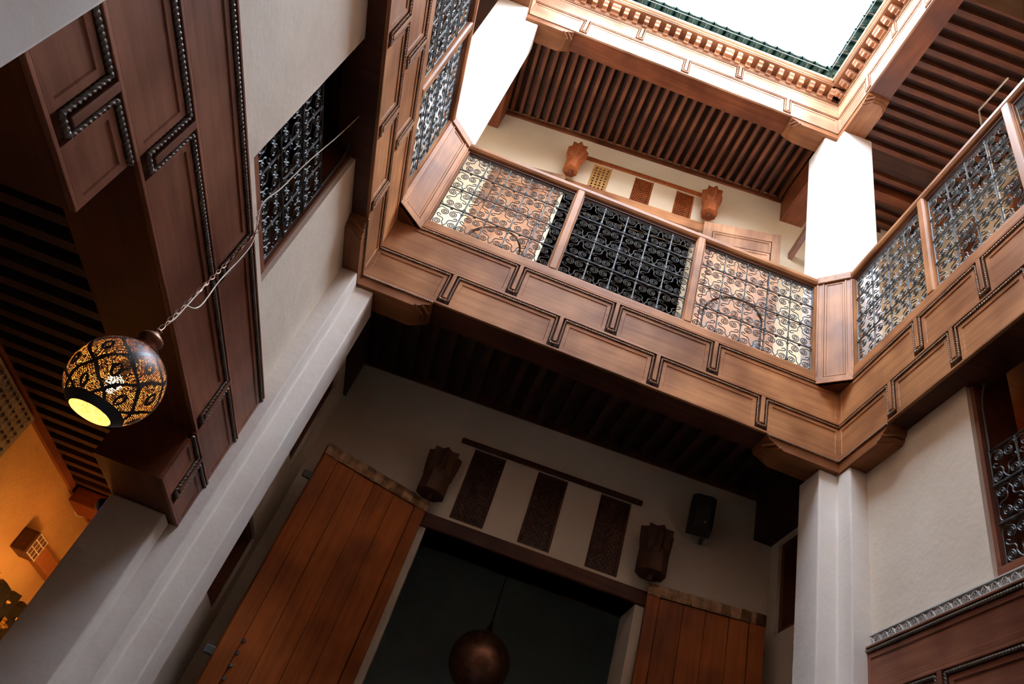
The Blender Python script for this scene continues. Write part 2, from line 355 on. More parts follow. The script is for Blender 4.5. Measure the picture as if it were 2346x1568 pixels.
def corbel(t, T, u0, s, z0, z1, mat, dbk=0.26, ln=0.6, rr=0.011):
    # carved end block under the beam; s = direction it points
    def U(x): return u0 + s * x
    k = ln / 0.6
    def ring(z, e, n): return [(U(0), 0, z), (U(e), 0, z), (U(n), -dbk * 0.28, z), (U(n), -dbk * 0.72, z), (U(e), -dbk, z), (U(0), -dbk, z)]
    h = z1 - z0
    m = MB(T).loft([ring(z0, 0.46 * k, 0.54 * k), ring(z0 + h * 0.15, 0.49 * k, 0.55 * k), ring(z0 + h * 0.2, 0.51 * k, 0.565 * k), ring(z0 + h * 0.42, 0.535 * k, 0.57 * k), ring(z0 + h * 0.6, 0.585 * k, 0.59 * k), ring(z1, 0.6 * k, 0.6 * k)])
    m.build('corbel', mat, t)
    # little moulded crescent bars at the nose
    n = MB(T)
    for e, zz in ((0.50, 0.12), (0.545, 0.34)):
        n.tube([(U((e - 0.02) * k), 0.004, z0 + h * zz), (U((e + 0.05) * k), -dbk * 0.3, z0 + h * zz)], 0.009, 6)
    n.build('nose_moulding', mat, t)
    MB(T).rope((U(0), 0.004, z1 - 0.012), (U(0.6 * k), 0.004, z1 - 0.012), rr, 0, rr * 1.75).build('corbel_rope', ROPE, t, smooth=True)

SHADEB = wood('shaded_beam_wood', (0.12, 0.042, 0.024), (0.06, 0.022, 0.013), 'x', 0.5)  # soffit shade under the gallery put into a darker beam colour
KX = wood('corbel_cedar_x', (0.32, 0.125, 0.045), (0.20, 0.07, 0.025), 'x', 0.42); KY = wood('corbel_cedar_y', (0.32, 0.125, 0.045), (0.20, 0.07, 0.025), 'y', 0.42)  # shade on the corbel undersides put into a darker cedar
# gallery beams
tf = thing('gallery_beam', 'panelled cedar beam under the middle railing, above the dark portico', 'beam', (2, 0, 4.93))
beam(tf, TF, 0, 4, [(5.04, 5.395, [0.66, 1.59, 2.43, 3.34]), (5.395, 5.775, [1.13, 2.0, 2.89])], 0.26, (WX, WZ), SHADEB)
corbel(tf, TF, 0, 1, 4.934, 5.04, KX); corbel(tf, TF, 4, -1, 4.934, 5.04, KX)
tl = thing('gallery_beam', 'panelled cedar beam above the left window, seen steeply from below', 'beam', (0, -1.6, 4.93))
beam(tl, TL, 0, 3.24, [(5.04, 5.395, [0.68, 1.33, 1.98, 2.62]), (5.395, 5.775, [0.98, 1.64, 2.3])], 0.26, (WY, WZ), SHADEB)
corbel(tl, TL, 0, 1, 4.934, 5.04, KY)
tr_ = thing('gallery_beam', 'panelled cedar beam running off the right edge above the pale wall', 'beam', (4, -1.6, 4.93))
beam(tr_, TR, 0, 3.24, [(5.04, 5.395, [0.655, 1.305, 1.96, 2.6]), (5.395, 5.775, [0.985, 1.62, 2.27])], 0.26, (WY, WZ), SHADEB)
corbel(tr_, TR, 0, 1, 4.934, 5.04, KY)
# lintel beams above the ground-floor openings
ll = thing('lintel_beam', 'dark panelled lintel with rope mouldings behind the lit lantern', 'beam', (-0.08, -1.6, 2.7))
TLL = lambda u, d, z: (-0.08 + d, -u, z)
beam(ll, TLL, 0.12, 3.12, [(3.0, 3.335, [0.76, 2.48]), (3.335, 3.66, [1.6])], 0.37, (DY, DZ), RY, ROPED, rr=0.0122, tw=0.018)  # red core puts the lantern's orange glow on the soffit into the colour
for a, b, c in ((0.12, 0.72, 0.44), (2.54, 3.12, 2.83)):
    beam(ll, TLL, a, b, [(2.70, 3.0, [c])], 0.37, (DY, DZ), RY, ROPED, rr=0.0122, tw=0.018)
lr = thing('lintel_beam', 'dark red panelled lintel in the bottom right corner under the carved plaster strip', 'beam', (4.12, -1.6, 2.7))
TRR = lambda u, d, z: (4.115 - d, -u, z)
beam(lr, TRR, 0.12, 3.12, [(3.0, 3.285, [0.76, 2.48]), (3.285, 3.58, [1.6])], 0.33, (DY, DZ), RY, ROPED, rr=0.0122, tw=0.018)
for a, b, c in ((0.12, 0.72, 0.44), (2.54, 3.12, 2.83)):
    beam(lr, TRR, a, b, [(2.70, 3.0, [c])], 0.33, (DY, DZ), RY, ROPED, rr=0.0122, tw=0.018)
# carved plaster strip over the right lintel
ps = thing('plaster_strip', 'carved white plaster strip along the top of the dark red lintel', 'strip', (4.13, -1.6, 3.585))
MB(TR).box(0.13, 3.12, -0.15, -0.135, 3.582, 3.66).build('backing', GYP, ps)
MB(TR).box(0.13, 3.12, -0.15, -0.118, 3.582, 3.594).box(0.13, 3.12, -0.15, -0.122, 3.652, 3.66).build('edge_bead', GYP, ps)
m = MB(TR)
for i in range(84):
    u = 0.14 + i * 0.0355; k = i % 2
    m.tube([(u, -0.132, 3.602), (u + 0.012, -0.128, 3.625), (u + 0.03, -0.13, 3.646)] if k else [(u + 0.03, -0.132, 3.602), (u + 0.018, -0.128, 3.625), (u, -0.13, 3.646)], 0.0055, 5)
    m.tube([(u + 0.018 + 0.009 * math.cos(a), -0.13, 3.624 + 0.013 * math.sin(a)) for a in [j * math.pi / 3 for j in range(6)]], 0.004, 4, True)
stuff(m.build('carved_scrollwork', GYP, ps))

# upper cornice beams
for T, Lx, nm, lab, mh, lo, up in ((TF, 4.0, 'f', 'pale carved cornice beam on the far side under the open sky', UX, [0.69, 2.01, 3.335], [1.355, 2.68]),
        (TR, L, 'r', 'pale carved cornice beam running to the top edge right of the sky', UY, [0.6, 1.62, 2.63], [1.1, 2.1]),
        (TL, L, 'l', 'pale carved cornice beam at the top edge left of the sky', UY, [0.6, 1.62, 2.63], [1.1, 2.1])):
    c0 = T(Lx / 2, 0, 9.73)
    t = thing('cornice_beam', lab, 'beam', c0)
    beam(t, T, 0, Lx, [(9.835, 10.19, lo), (10.19, 10.515, up)], 0.26, (mh, UZ), RX if nm == 'f' else RY, mh, rr=0.011)  # soffit shade put into a redder, darker core than the lit face
    mc = KX if nm == 'f' else KY
    corbel(t, T, 0, 1, 9.725, 9.835, mc)
    if nm == 'f': corbel(t, T, Lx, -1, 9.725, 9.835, mc)
    # eaves: dentil brackets, board, ledge
    e = thing('eaves_cornice', {'f': 'row of small wooden brackets under the far tile edge', 'r': 'row of small wooden brackets right of the sky', 'l': 'row of small wooden brackets left of the sky'}[nm], 'cornice', T(Lx / 2, 0, 10.515))
    n = int((Lx - 0.1) / 0.139)
    for i in range(n):
        u = 0.11 + i * 0.139; w = 0.03 if i % 11 != 6 else 0.055
        prof = [(0, 10.515), (-0.02, 10.515)]
        MB(T).loft([[(u + s * w, d, z) for s in (-1, 1)] + [(u + s * w, d, 10.63) for s in (1, -1)] for d, z in ((-0.02, 10.518), (0.04, 10.518), (0.055, 10.54), (0.09, 10.535), (0.105, 10.56), (0.125, 10.575))]).build('bracket', mh, e)
    MB(T).box(0, Lx, -0.15, 0.0, 10.515, 10.63).build('back_board', mh, e)
    MB(T).box(0, Lx, -0.15, 0.155, 10.63, 10.66).box(0, Lx, -0.15, 0.165, 10.66, 10.69).build('eaves_board', mh, e, bevel=0.004)
    MB(T).rope((0, 0.158, 10.655), (Lx, 0.158, 10.655), 0.009, 0, 0.018).build('eaves_rope', mh, e, smooth=True)
    MB(T).box(-0.1, Lx + 0.1, -0.3, 0.19, 10.69, 10.735).build('ledge', PLU, e, bevel=0.01)
    # roof tiles
    r = thing('tiled_roof_edge', {'f': 'green glazed tile edge along the far side of the sky', 'r': 'green glazed tile edge down the right side of the sky', 'l': 'green glazed tile edge on the left side of the sky'}[nm], 'roof', T(Lx / 2, 0, 10.735))
    def arc(rad, up_, d, z): return [(rad * math.cos(a), d, z + up_ * rad * math.sin(a)) for a in [math.pi * j / 8 for j in range(9)]]
    def tile(up_):
        def prof(d, z, rad): return arc(rad, up_, d, z) + arc(rad - 0.014, up_, d, z)[::-1]
        zf = 0.03 if up_ > 0 else 0.10
        return [prof(0.21 if up_ > 0 else 0.285, 10.735 + zf, 0.092), prof(-0.2, 10.735 + zf + 0.13, 0.075)]
    nt_ = int(Lx / 0.17)
    for up_ in (1, -1):
        rg = tile(up_)
        me = None
        for i in range(nt_ + (0 if up_ > 0 else -1)):
            u = 0.12 + 0.17 * i + (0 if up_ > 0 else 0.085)
            if me is None:
                mb = MB(lambda a, d, z: Vector(T(a, d, z)) - Vector(T(0, 0, 10.735))).loft(rg); me = mb.mesh('roof_tile', True)
            inst('roof_tile', me, TILE, r, T(u, 0, 10.735))
    if nm != 'l':
        g = thing('wire_guard', {'f': 'thin steel wire on short rods along the far tile edge', 'r': 'thin steel wire on short rods along the right tile edge'}[nm], 'wire', T(Lx / 2, 0.2, 10.7))
        MB(T).tube([(0.3, 0.275, 10.70), (Lx - (0.3 if nm == 'f' else 0.05), 0.275, 10.70)], 0.0035, 5).build('wire', STEEL, g)
        for i in range(nt_ - 1):
            u = 0.2 + 0.17 * i
            MB(T).tube([(u, 0.18, 10.712), (u, 0.28, 10.698)], 0.0035, 5).build('rod', STEEL, g)

# transverse beams tying pillars to the back wall
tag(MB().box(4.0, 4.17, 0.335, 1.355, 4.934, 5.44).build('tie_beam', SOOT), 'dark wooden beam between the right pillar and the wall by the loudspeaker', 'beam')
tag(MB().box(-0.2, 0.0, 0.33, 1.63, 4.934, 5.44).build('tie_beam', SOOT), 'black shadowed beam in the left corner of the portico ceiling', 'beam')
tag(MB().box(4.0, 4.3, 0.40, 1.36, 9.74, 10.28).build('tie_beam', RY), 'red wooden beam behind the right upper pillar', 'beam')
tag(MB().box(-0.3, 0.0, 0.36, 1.63, 9.74, 10.28).build('tie_beam', RY), 'red wooden beam behind the left upper pillar', 'beam')
tag(MB().box(4.36, 5.99, 0.63, 0.76, 10.07, 10.19).build('tie_beam', RX, bevel=0.02), 'orange wooden cross beam in the ceiling right of the upper pillar', 'beam')

# ------------------------------------------------------------------ wrought-iron grilles
def crom(P, n=6):
    out = []
    for i in range(len(P) - 1):
        p0 = Vector(P[max(i - 1, 0)]); p1 = Vector(P[i]); p2 = Vector(P[i + 1]); p3 = Vector(P[min(i + 2, len(P) - 1)])
        for k in range(n):
            t = k / n
            out.append(0.5 * ((2 * p1) + (p2 - p0) * t + (2 * p0 - 5 * p1 + 4 * p2 - p3) * t * t + (3 * p1 - p0 - 3 * p2 + p3) * t ** 3))
    out.append(Vector(P[-1])); return out
def spiral(c, r0, r1, a0, turns, n=20):
    return [(c[0] + (r0 + (r1 - r0) * i / n) * math.cos(a0 + turns * 2 * math.pi * i / n), c[1] + (r0 + (r1 - r0) * i / n) * math.sin(a0 + turns * 2 * math.pi * i / n)) for i in range(n + 1)]
SCR = {}
def scroll_mesh(kind, w, h, mx, my, r):
    key = (kind, round(w, 3), round(h, 3), mx, my, r)
    if key in SCR: return SCR[key]
    if kind == 'inner':      # spiral beside the cell's middle at its top, springing from the bar
        c = (0.195 * w, 0.745 * h); R = 0.18 * w
        sp = spiral(c, R, 0.025 * w, math.radians(90), 2.1, 24)
        P = crom([(0.49 * w, 0.79 * h), (0.45 * w, 0.895 * h), (0.35 * w, 0.935 * h), (0.26 * w, c[1] + R * 1.04)], 3)[:-1]
        pts = [tuple(p) for p in P] + sp
    else:                    # spiral at the bar at the bottom, tail in an S up to the middle
        c = (0.295 * w, 0.205 * h); R = 0.178 * w
        sp = spiral(c, R, 0.025 * w, math.radians(-90), 2.1, 24)
        P = crom([(0.27 * w, 0.535 * h), (0.38 * w, 0.585 * h), (0.43 * w, 0.53 * h), (0.34 * w, 0.455 * h), (0.17 * w, 0.425 * h), (0.10 * w, 0.345 * h), (0.105 * w, 0.24 * h), (0.02 * w, 0.12 * h), (0.10 * w, 0.055 * h), (0.22 * w, c[1] - R * 1.03)], 3)[:-1]
        pts = [tuple(p) for p in P] + sp
    pts = [((-1 if mx else 1) * p[0], 0, (h - p[1]) if my else p[1]) for p in pts]
    SCR[key] = MB().tube(pts, r, 4).mesh('scroll'); SCR[key].materials.append(IRON)
    return SCR[key]
def grille(parent, T, rz, u0, u1, z0, z1, cols, rows, d, r=0.0052, flip0=True, name='iron_grille'):
    b = MB(T)
    b.tube([(u0, d, z0), (u1, d, z0), (u1, d, z1), (u0, d, z1)], r * 1.25, 6, True)
    g = b.build(name, IRON, parent)
    w = (u1 - u0) / cols; h = (z1 - z0) / rows
    k = r * 1.75
    for i in range(1, cols):
        vb = MB(T).tube([(u0 + i * w, d, z0), (u0 + i * w, d, z1)], r * 1.35, 6)
        for j in range(rows):
            for q in (0.14, 0.86): vb.box(u0 + i * w - k, u0 + i * w + k, d - k, d + k, z0 + (j + q) * h - k * 0.7, z0 + (j + q) * h + k * 0.7)
        vb.build('bar', IRON, g)
    for j in range(1, rows):
        hb = MB(T).tube([(u0 - 0.03, d + r * 1.5, z0 + j * h), (u1 + 0.03, d + r * 1.5, z0 + j * h)], r * 1.25, 6)
        for i in range(cols): hb.box(u0 + (i + 0.5) * w - k * 1.2, u0 + (i + 0.5) * w + k * 1.2, d - k, d + k * 1.4, z0 + j * h - k * 0.8, z0 + j * h + k * 0.8)
        hb.build('bar', IRON, g)
    for j in range(rows):            # j counts from the bottom; the lowest row has its outer spirals at the bottom
        my = (j % 2 == 1)
        for i in range(cols):
            c = T(u0 + (i + 0.5) * w, d, z0 + j * h)
            for kind in ('inner', 'outer'):
                for mx in (0, 1):
                    inst('scroll', scroll_mesh(kind, w, h, mx, my, r), None, g, c, (0, 0, rz))
    return g

# ------------------------------------------------------------------ gallery railings
def railing(label, T, rz, u0, u1, posts, cols, mh, mz, loc):
    t = thing('gallery_railing', label, 'railing', loc)
    MB(T).box(u0, u1, -0.075, 0.012, 5.775, 5.87).build('sill_rail', mh, t, bevel=0.008)
    MB(T).loft([[(u, d, z) for d, z in ((-0.085, 6.985), (0.006, 6.985), (0.02, 7.01), (0.02, 7.045), (0.0, 7.07), (-0.06, 7.075), (-0.085, 7.055))] for u in (u0, u1)]).build('handrail', mh, t, bevel=0.004)
    MB(T).box(u0, u1, -0.06, -0.012, 6.955, 6.985).build('under_rail_shade', DX, t)  # dark strip painted in for the shadow below the handrail
    e = [u0] + posts + [u1]
    for p in posts:
        ring = lambda z: [(p - 0.042, -0.07, z), (p + 0.042, -0.07, z), (p + 0.042, 0.0, z), (p + 0.028, 0.016, z), (p - 0.028, 0.016, z), (p - 0.042, 0.0, z)]
        MB(T).loft([ring(5.87), ring(7.0), [(p + (q[0] - p) * 0.6, q[1], 7.03) for q in ring(7.0)]]).build('post', mz, t, bevel=0.004)
    for k in range(len(e) - 1):
        a = e[k] + (0.05 if k else 0.03); b = e[k + 1] - (0.05 if k < len(e) - 2 else 0.03)
        grille(t, T, rz, a, b, 5.885, 6.945, cols, 4, -0.03)
        for uu, s in ((a, -1), (b, 1)):
            MB(T).box(min(uu + s * 0.004, uu + s * 0.03), max(uu + s * 0.004, uu + s * 0.03), -0.06, -0.005, 5.87, 6.96).build('side_batten', mz, t)
    return t
railing('middle gallery railing with three scrolled iron panels between cedar posts', TF, 0, 0.215, 3.785, [1.37, 2.605], 5, WX, WZ, (2, 0, 5.775))
railing('right gallery railing of scrolled iron sloping up to the right edge', TR, -math.pi / 2, 0.215, 3.02, [1.17, 2.1], 4, WY, WZ, (4, -1.6, 5.775))
railing('left gallery railing of scrolled iron seen edge on', TL, -math.pi / 2, 0.215, 3.02, [1.17, 2.1], 4, WY, WZ, (0, -1.6, 5.775))
def corner_panel(label, p0, du, dn, tri):
    s = 0.7071
    T = lambda u, d, z: (p0[0] + u * du[0] * s + d * dn[0] * s, p0[1] + u * du[1] * s + d * dn[1] * s, z)
    t = thing('balustrade_corner', label, 'balustrade', (tri[2][0], tri[2][1], 5.735))
    ln = 0.304
    MB(T).box(0, ln, -0.03, -0.01, 5.74, 7.0).build('back_board', WZ, t)
    for a, b in ((0, 0.062), (ln - 0.062, ln)): MB(T).panel(a, b, 5.80, 7.0, -0.03, 0.006, 0.012, 0.004).build('stile', WZ, t)
    MB(T).box(0.0, ln, -0.03, 0.007, 5.735, 5.80).build('bottom_rail', WX, t, bevel=0.004)
    MB(T).panel(0.066, ln - 0.066, 5.81, 6.97, -0.01, 0.001, 0.016, 0.005).build('panel', WZ, t)
    MB(T).box(0.0, ln, -0.04, 0.018, 6.985, 7.075).build('cap_rail', WX, t, bevel=0.008)
    MB().prism(tri, 5.735, 5.775).build('soffit', DX, t)
corner_panel('slanted cedar corner panel at the left end of the middle railing', (0.215, 0), (-1, -1), (1, -1), [(0.215, 0), (0, -0.215), (0, 0)])
corner_panel('upright cedar corner panel between the middle and right railings', (3.785, 0), (1, -1), (-1, -1), [(3.785, 0), (4, -0.215), (4, 0)])

# ------------------------------------------------------------------ windows with grilles in the side walls
def side_window(idx, T, rz, u0, u1, z0, dw, dg, ztop):
    w = struct(MB(T).box(u0, u1, dw - 0.10, dw - 0.025, z0, z0 + 0.085).build('window_%d' % idx, DY, bevel=0.004))
    for a, b in ((u0, u0 + 0.03), (u1 - 0.03, u1)): MB(T).box(a, b, dw - 0.30, dw - 0.03, z0, 5.33).build('jamb_board', DZ, w)
    MB(T).box(u0, u1, dw - 0.30, dw - 0.03, 5.28, 5.33).build('head_board', DY, w)
    MB(T).box(u0, u1, dw - 0.30, dw - 0.10, z0, z0 + 0.05).build('sill_board', DY, w)
    grille(w, T, rz, u0 + 0.035, u1 - 0.035, z0 + 0.10, ztop, 4, 3, dg, 0.0052)
    cu = (u0 + u1) / 2; hw = (u1 - u0) / 2 - 0.04
    arcp = [(cu + hw * math.cos(a), dg, ztop + (5.25 - ztop) * (0.45 + 0.55 * math.sin(a))) for a in [math.pi * j / 14 for j in range(15)]]
    MB(T).tube([(cu + hw, dg, ztop)] + arcp + [(cu - hw, dg, ztop)], 0.006, 6).build('arched_bar', IRON, w)
    me = MB().tube([(x, 0, z) for x, z in spiral((0, 0), 0.05, 0.01, 0, 1.9)], 0.005, 4).mesh('spandrel_scroll'); me.materials.append(IRON)
    for uu, zz in ((u0 + 0.09, 5.18), (u0 + 0.16, 5.23), (u0 + 0.08, 5.07), (u1 - 0.09, 5.18), (u1 - 0.16, 5.23), (u1 - 0.08, 5.07)):
        inst('spandrel_scroll', me, None, w, T(uu, dg, zz), (0, 0, rz))
    return w
side_window(1, TL, -math.pi / 2, 1.08, 1.96, 3.80, -0.13, -0.185, 4.63)
side_window(2, TR, -math.pi / 2, 1.18, 2.06, 3.665, -0.15, -0.215, 4.52)
# rooms behind those windows; the left one's darkness is put into its colour
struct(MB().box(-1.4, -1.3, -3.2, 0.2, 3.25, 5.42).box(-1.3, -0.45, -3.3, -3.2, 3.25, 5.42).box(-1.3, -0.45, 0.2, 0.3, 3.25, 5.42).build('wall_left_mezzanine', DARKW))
struct(MB().box(5.3, 5.4, -3.2, 0.34, 3.25, 5.42).box(4.45, 5.3, -3.3, -3.2, 3.25, 5.42).box(4.45, 5.3, 0.34, 0.44, 3.25, 5.42).build('wall_right_mezzanine', DOOR))
for i, (T, a, b, z0, z1, d) in enumerate(((TL, -1.27, -0.55, 3.9, 4.76, -0.03), (TL, -1.48, -0.6, 2.72, 3.33, -0.03), (TR, -1.2, -0.6, 4.06, 4.9, -0.17))):
    w = struct(MB(T).box(a, b, d - 0.22, d - 0.18, z0, z1).build('window_%d' % (3 + i), DZ))
    MB(T).box(a, a + 0.05, d - 0.18, d - 0.03, z0, z1).box(b - 0.05, b, d - 0.18, d - 0.03, z0, z1).box(a + 0.05, b - 0.05, d - 0.18, d - 0.03, z1 - 0.05, z1).box(a + 0.05, b - 0.05, d - 0.18, d - 0.03, z0, z0 + 0.05).build('window_frame', DZ, w)
    for k in range(2):
        c0 = a + 0.06 + k * (b - a - 0.1) / 2
        MB(T).panel(c0, c0 + (b - a - 0.14) / 2, z0 + 0.06, z1 - 0.06, d - 0.18, d - 0.15, 0.05, 0.012).build('shutter', DZ, w)

# ------------------------------------------------------------------ far wall: lintels, lattices, strips
def lattice(label, u0, u1, z0, z1, mat, d=-0.03, style='diag', sp=0.045):
    c = TB((u0 + u1) / 2, d, z0)
    t = thing('lattice_window', label, 'lattice', c, 'lattice panels above the doors')
    f = 0.022
    MB(TB).box(u0, u0 + f, d - 0.03, d + 0.012, z0, z1).box(u1 - f, u1, d - 0.03, d + 0.012, z0, z1).box(u0 + f, u1 - f, d - 0.03, d + 0.012, z0, z0 + f).box(u0 + f, u1 - f, d - 0.03, d + 0.012, z1 - f, z1).build('frame', mat, t)
    m = MB(TB); a, b, c0, e = u0 + f, u1 - f, z0 + f, z1 - f
    if style == 'diag':
        for s in (1, -1):
            k = -int((e - c0) / sp) - 2
            while k * sp < (b - a) + (e - c0):
                # line u = a + k*sp + s'*(z-c0)
                pts = []
                x0 = a + k * sp if s > 0 else a + k * sp
                for zz in (c0, e):
                    pass
                # clip
                def U(z): return a + k * sp + (z - c0) if s > 0 else a + k * sp - (z - c0)
                za, zb = c0, e
                if s > 0:
                    za = max(za, c0 + (a - (a + k * sp))); zb = min(zb, c0 + (b - (a + k * sp)))
                else:
                    za = max(za, c0 + ((a + k * sp) - b)); zb = min(zb, c0 + ((a + k * sp) - a))
                if zb - za > 0.01:
                    h = 0.0115; dd = d - 0.0045 if s > 0 else d - 0.004
                    m.add([(U(za) - h, dd, za), (U(za) + h, dd, za), (U(zb) + h, dd, zb), (U(zb) - h, dd, zb), (U(za) - h, dd - 0.012, za), (U(za) + h, dd - 0.012, za), (U(zb) + h, dd - 0.012, zb), (U(zb) - h, dd - 0.012, zb)],
                          [(0, 1, 2, 3), (4, 7, 6, 5), (0, 4, 5, 1), (1, 5, 6, 2), (2, 6, 7, 3), (3, 7, 4, 0)])
                k += 1
    else:
        nc, nr = 4, 8; w = (b - a) / nc; h = (e - c0) / nr
        for i in range(nc + 1): m.box(max(a, a + i * w - 0.0125), min(b, a + i * w + 0.0125), d - 0.01, d, c0, e)
        for j in range(nr + 1): m.box(a, b, d - 0.01, d + 0.001, max(c0, c0 + j * h - 0.0105), min(e, c0 + j * h + 0.0105))
        for i in range(nc):
            for j in range(nr):
                for (x, z, sx, sz) in ((a + i * w + 0.0125, c0 + j * h + 0.0105, 1, 1), (a + (i + 1) * w - 0.0125, c0 + j * h + 0.0105, -1, 1), (a + i * w + 0.0125, c0 + (j + 1) * h - 0.0105, 1, -1), (a + (i + 1) * w - 0.0125, c0 + (j + 1) * h - 0.0105, -1, -1)):
                    m.add([(x, d, z), (x + sx * 0.012, d, z), (x, d, z + sz * 0.014)], [(0, 1, 2)])
    stuff(m.build('lattice', mat, t))
    return t
GYPY = plain('ochre_gypsum', (0.62, 0.36, 0.12), 0.8)
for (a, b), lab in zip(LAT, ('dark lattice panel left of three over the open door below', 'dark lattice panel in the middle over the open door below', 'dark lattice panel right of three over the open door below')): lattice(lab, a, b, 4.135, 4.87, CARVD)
for (a, b), lab, st, mt in zip(ULAT, ('yellow pierced plaster panel behind the middle railing', 'red-brown lattice panel between the yellow panel and another lattice', 'red-brown lattice panel nearest the right carved door socket upstairs'), ('holes', 'diag', 'diag'), (GYPY, CARV, CARV)): lattice(lab, a, b, 9.17, 9.69, mt, style=st, sp=0.05)
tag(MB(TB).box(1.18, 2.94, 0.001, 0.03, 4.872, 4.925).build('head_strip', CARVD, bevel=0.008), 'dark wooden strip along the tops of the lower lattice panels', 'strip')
tag(MB(TB).box(1.2, 2.98, 0.001, 0.025, 9.69, 9.76).build('head_strip', CARV, bevel=0.006), 'red wooden strip along the tops of the upper lattice panels', 'strip')
tag(MB(TB).box(1.0, 3.14, -0.40, 0.03, 3.97, 4.10).build('door_lintel', SHADEB, bevel=0.012), 'thick dark lintel over the open ground-floor doorway', 'lintel')
tag(MB(TB).box(1.0, 3.1, -0.30, 0.03, 8.97, 9.14).build('door_lintel', WX, bevel=0.01), 'cedar lintel over the upper doorway just above the handrail', 'lintel')

# ------------------------------------------------------------------ carved pivot sockets of the doors
def socket(label, x, y, z0, z1, mat, rb=0.132, rt=0.15):
    t = thing('door_socket', label, 'bracket', (x, y, z0), 'carved sockets holding the door pivots')
    def octo(r, z, n=8, ph=math.pi / 8): return [(x + r * math.cos(ph + 2 * math.pi * k / n), y + r * math.sin(ph + 2 * math.pi * k / n), z) for k in range(n)]
    def star(ro, ri, z): return [(x + (ro if k % 2 == 0 else ri) * math.cos(math.pi * k / 8), y + (ro if k % 2 == 0 else ri) * math.sin(math.pi * k / 8), z) for k in range(16)]
    h = z1 - z0
    MB().loft([octo(rb, z0), octo(rb, z0 + h * 0.5)]).build('drum', mat, t, bevel=0.004)
    MB().loft([star(rb * 0.99, rb * 0.92, z0 + h * 0.42), star(rt * 0.93, rt * 0.74, z0 + h * 0.58), star(rt * 0.99, rt * 0.73, z0 + h * 0.75), star(rt * 1.03, rt * 0.72, z1)]).build('crown', mat, t)
    for k in range(8):
        a = math.pi * k / 4; c, s_ = math.cos(a), math.sin(a)
        m = MB(lambda r_, q, z: (x + r_ * c - q * s_, y + r_ * s_ + q * c, z))
        m.loft([[(rt * 0.98, -0.012, z0 + h * 0.80), (rt * 0.98, 0.012, z0 + h * 0.80), (rt * 0.80, 0.012, z0 + h * 0.80), (rt * 0.80, -0.012, z0 + h * 0.80)],
                [(rt * 0.93, -0.007, z0 + h * 0.60), (rt * 0.93, 0.007, z0 + h * 0.60), (rt * 0.78, 0.007, z0 + h * 0.62), (rt * 0.78, -0.007, z0 + h * 0.62)]]).build('petal', mat, t)
    MB().lathe([(0.024, z0 - 0.05), (0.024, z0 + 0.03)], (x, y, 0), 12, True).build('pivot', DX, t)
    MB().box(x - 0.05, x + 0.05, y, y + 0.25, z0 + h * 0.2, z0 + h * 0.7).build('wall_arm', mat, t)
    return t
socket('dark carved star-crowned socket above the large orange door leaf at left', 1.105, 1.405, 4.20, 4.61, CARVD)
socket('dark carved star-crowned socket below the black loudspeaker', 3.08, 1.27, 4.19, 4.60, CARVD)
socket('red carved star-crowned socket left of the yellow pierced panel', 1.15, 1.40, 9.14, 9.63, CARV, 0.105, 0.138)
socket('red carved star-crowned socket above the right upper door leaf', 3.01, 1.28, 9.18, 9.64, CARV, 0.105, 0.138)

# ------------------------------------------------------------------ door leaves
def leaf_T(h, o):
    h = Vector((*h, 0)); o = Vector((*o, 0)); dr = (o - h); w = dr.length; dr.normalize(); n = Vector((dr.y, -dr.x, 0))
    if n.y > 0: n = -n
    return (lambda u, d, z: (h.x + dr.x * u + n.x * d, h.y + dr.y * u + n.y * d, z)), w
def low_leaf(label, h, o, zt=4.13):
    T, w = leaf_T(h, o)
    t = thing('door_leaf', label, 'door', T(w / 2, 0, 0.02), 'tall plank door leaves on the ground floor')
    MB(T).box(0, w, -0.055, -0.012, 0.02, zt).build('back_boards', DOOR, t)
    s0, s1 = 0.11, w - 0.13
    for a, b in ((0.0, s0), (s1, w)): MB(T).box(a + 0.003, b - 0.003, -0.012, 0.010, 0.02, zt - 0.075).build('stile', DOOR, t, bevel=0.004)
    cuts = [0, 0.27, 0.52, 0.78, 1]
    for k in range(4): MB(T).box(s0 + (s1 - s0) * cuts[k] + 0.002, s0 + (s1 - s0) * cuts[k + 1] - 0.002, -0.012, 0.001 * (k % 2), 0.02, zt - 0.08).build('plank', DOOR, t, bevel=0.002)
    # hammered metal band nailed across the top
    rings = []; n = 24
    for i in range(n + 1):
        u = w * i / n; jz = 0.002 * math.sin(i * 2.3); jd = 0.003 * math.sin(i * 1.7 + 1)
        rings.append([(u, -0.058, zt + 0.012 + jz), (u, 0.016 + jd, zt + 0.012 + jz), (u, 0.020 + jd, zt - 0.03), (u, 0.017 + jd, zt - 0.085 + jz), (u, -0.012, zt - 0.085 + jz)])
    MB(T).loft(rings).build('metal_band', BRASS, t)
    for i in range(12):
        u = w * (i + 0.5) / 12
        MB(T).loft([[(u + 0.007 * math.cos(a), 0.016, zt - 0.07 + 0.007 * math.sin(a)) for a in [j * math.pi / 3 for j in range(6)]], [(u + 0.003 * math.cos(a), 0.026, zt - 0.07 + 0.003 * math.sin(a)) for a in [j * math.pi / 3 for j in range(6)]]]).build('nail', BRASS, t)
    return t, T, w
d1, T1, w1 = low_leaf('large orange plank door leaf swung open left of the doorway', (1.128, 1.43), (0.195, 1.10))
for i in range(7):
    u, z = w1 - 0.14, 2.55 - i * 0.085
    MB(T1).loft([[(u + 0.016 * math.cos(a), 0.01, z + 0.016 * math.sin(a)) for a in [j * math.pi / 4 for j in range(8)]], [(u + 0.008 * math.cos(a), 0.024, z + 0.008 * math.sin(a)) for a in [j * math.pi / 4 for j in range(8)]]]).build('stud', IRON, d1)
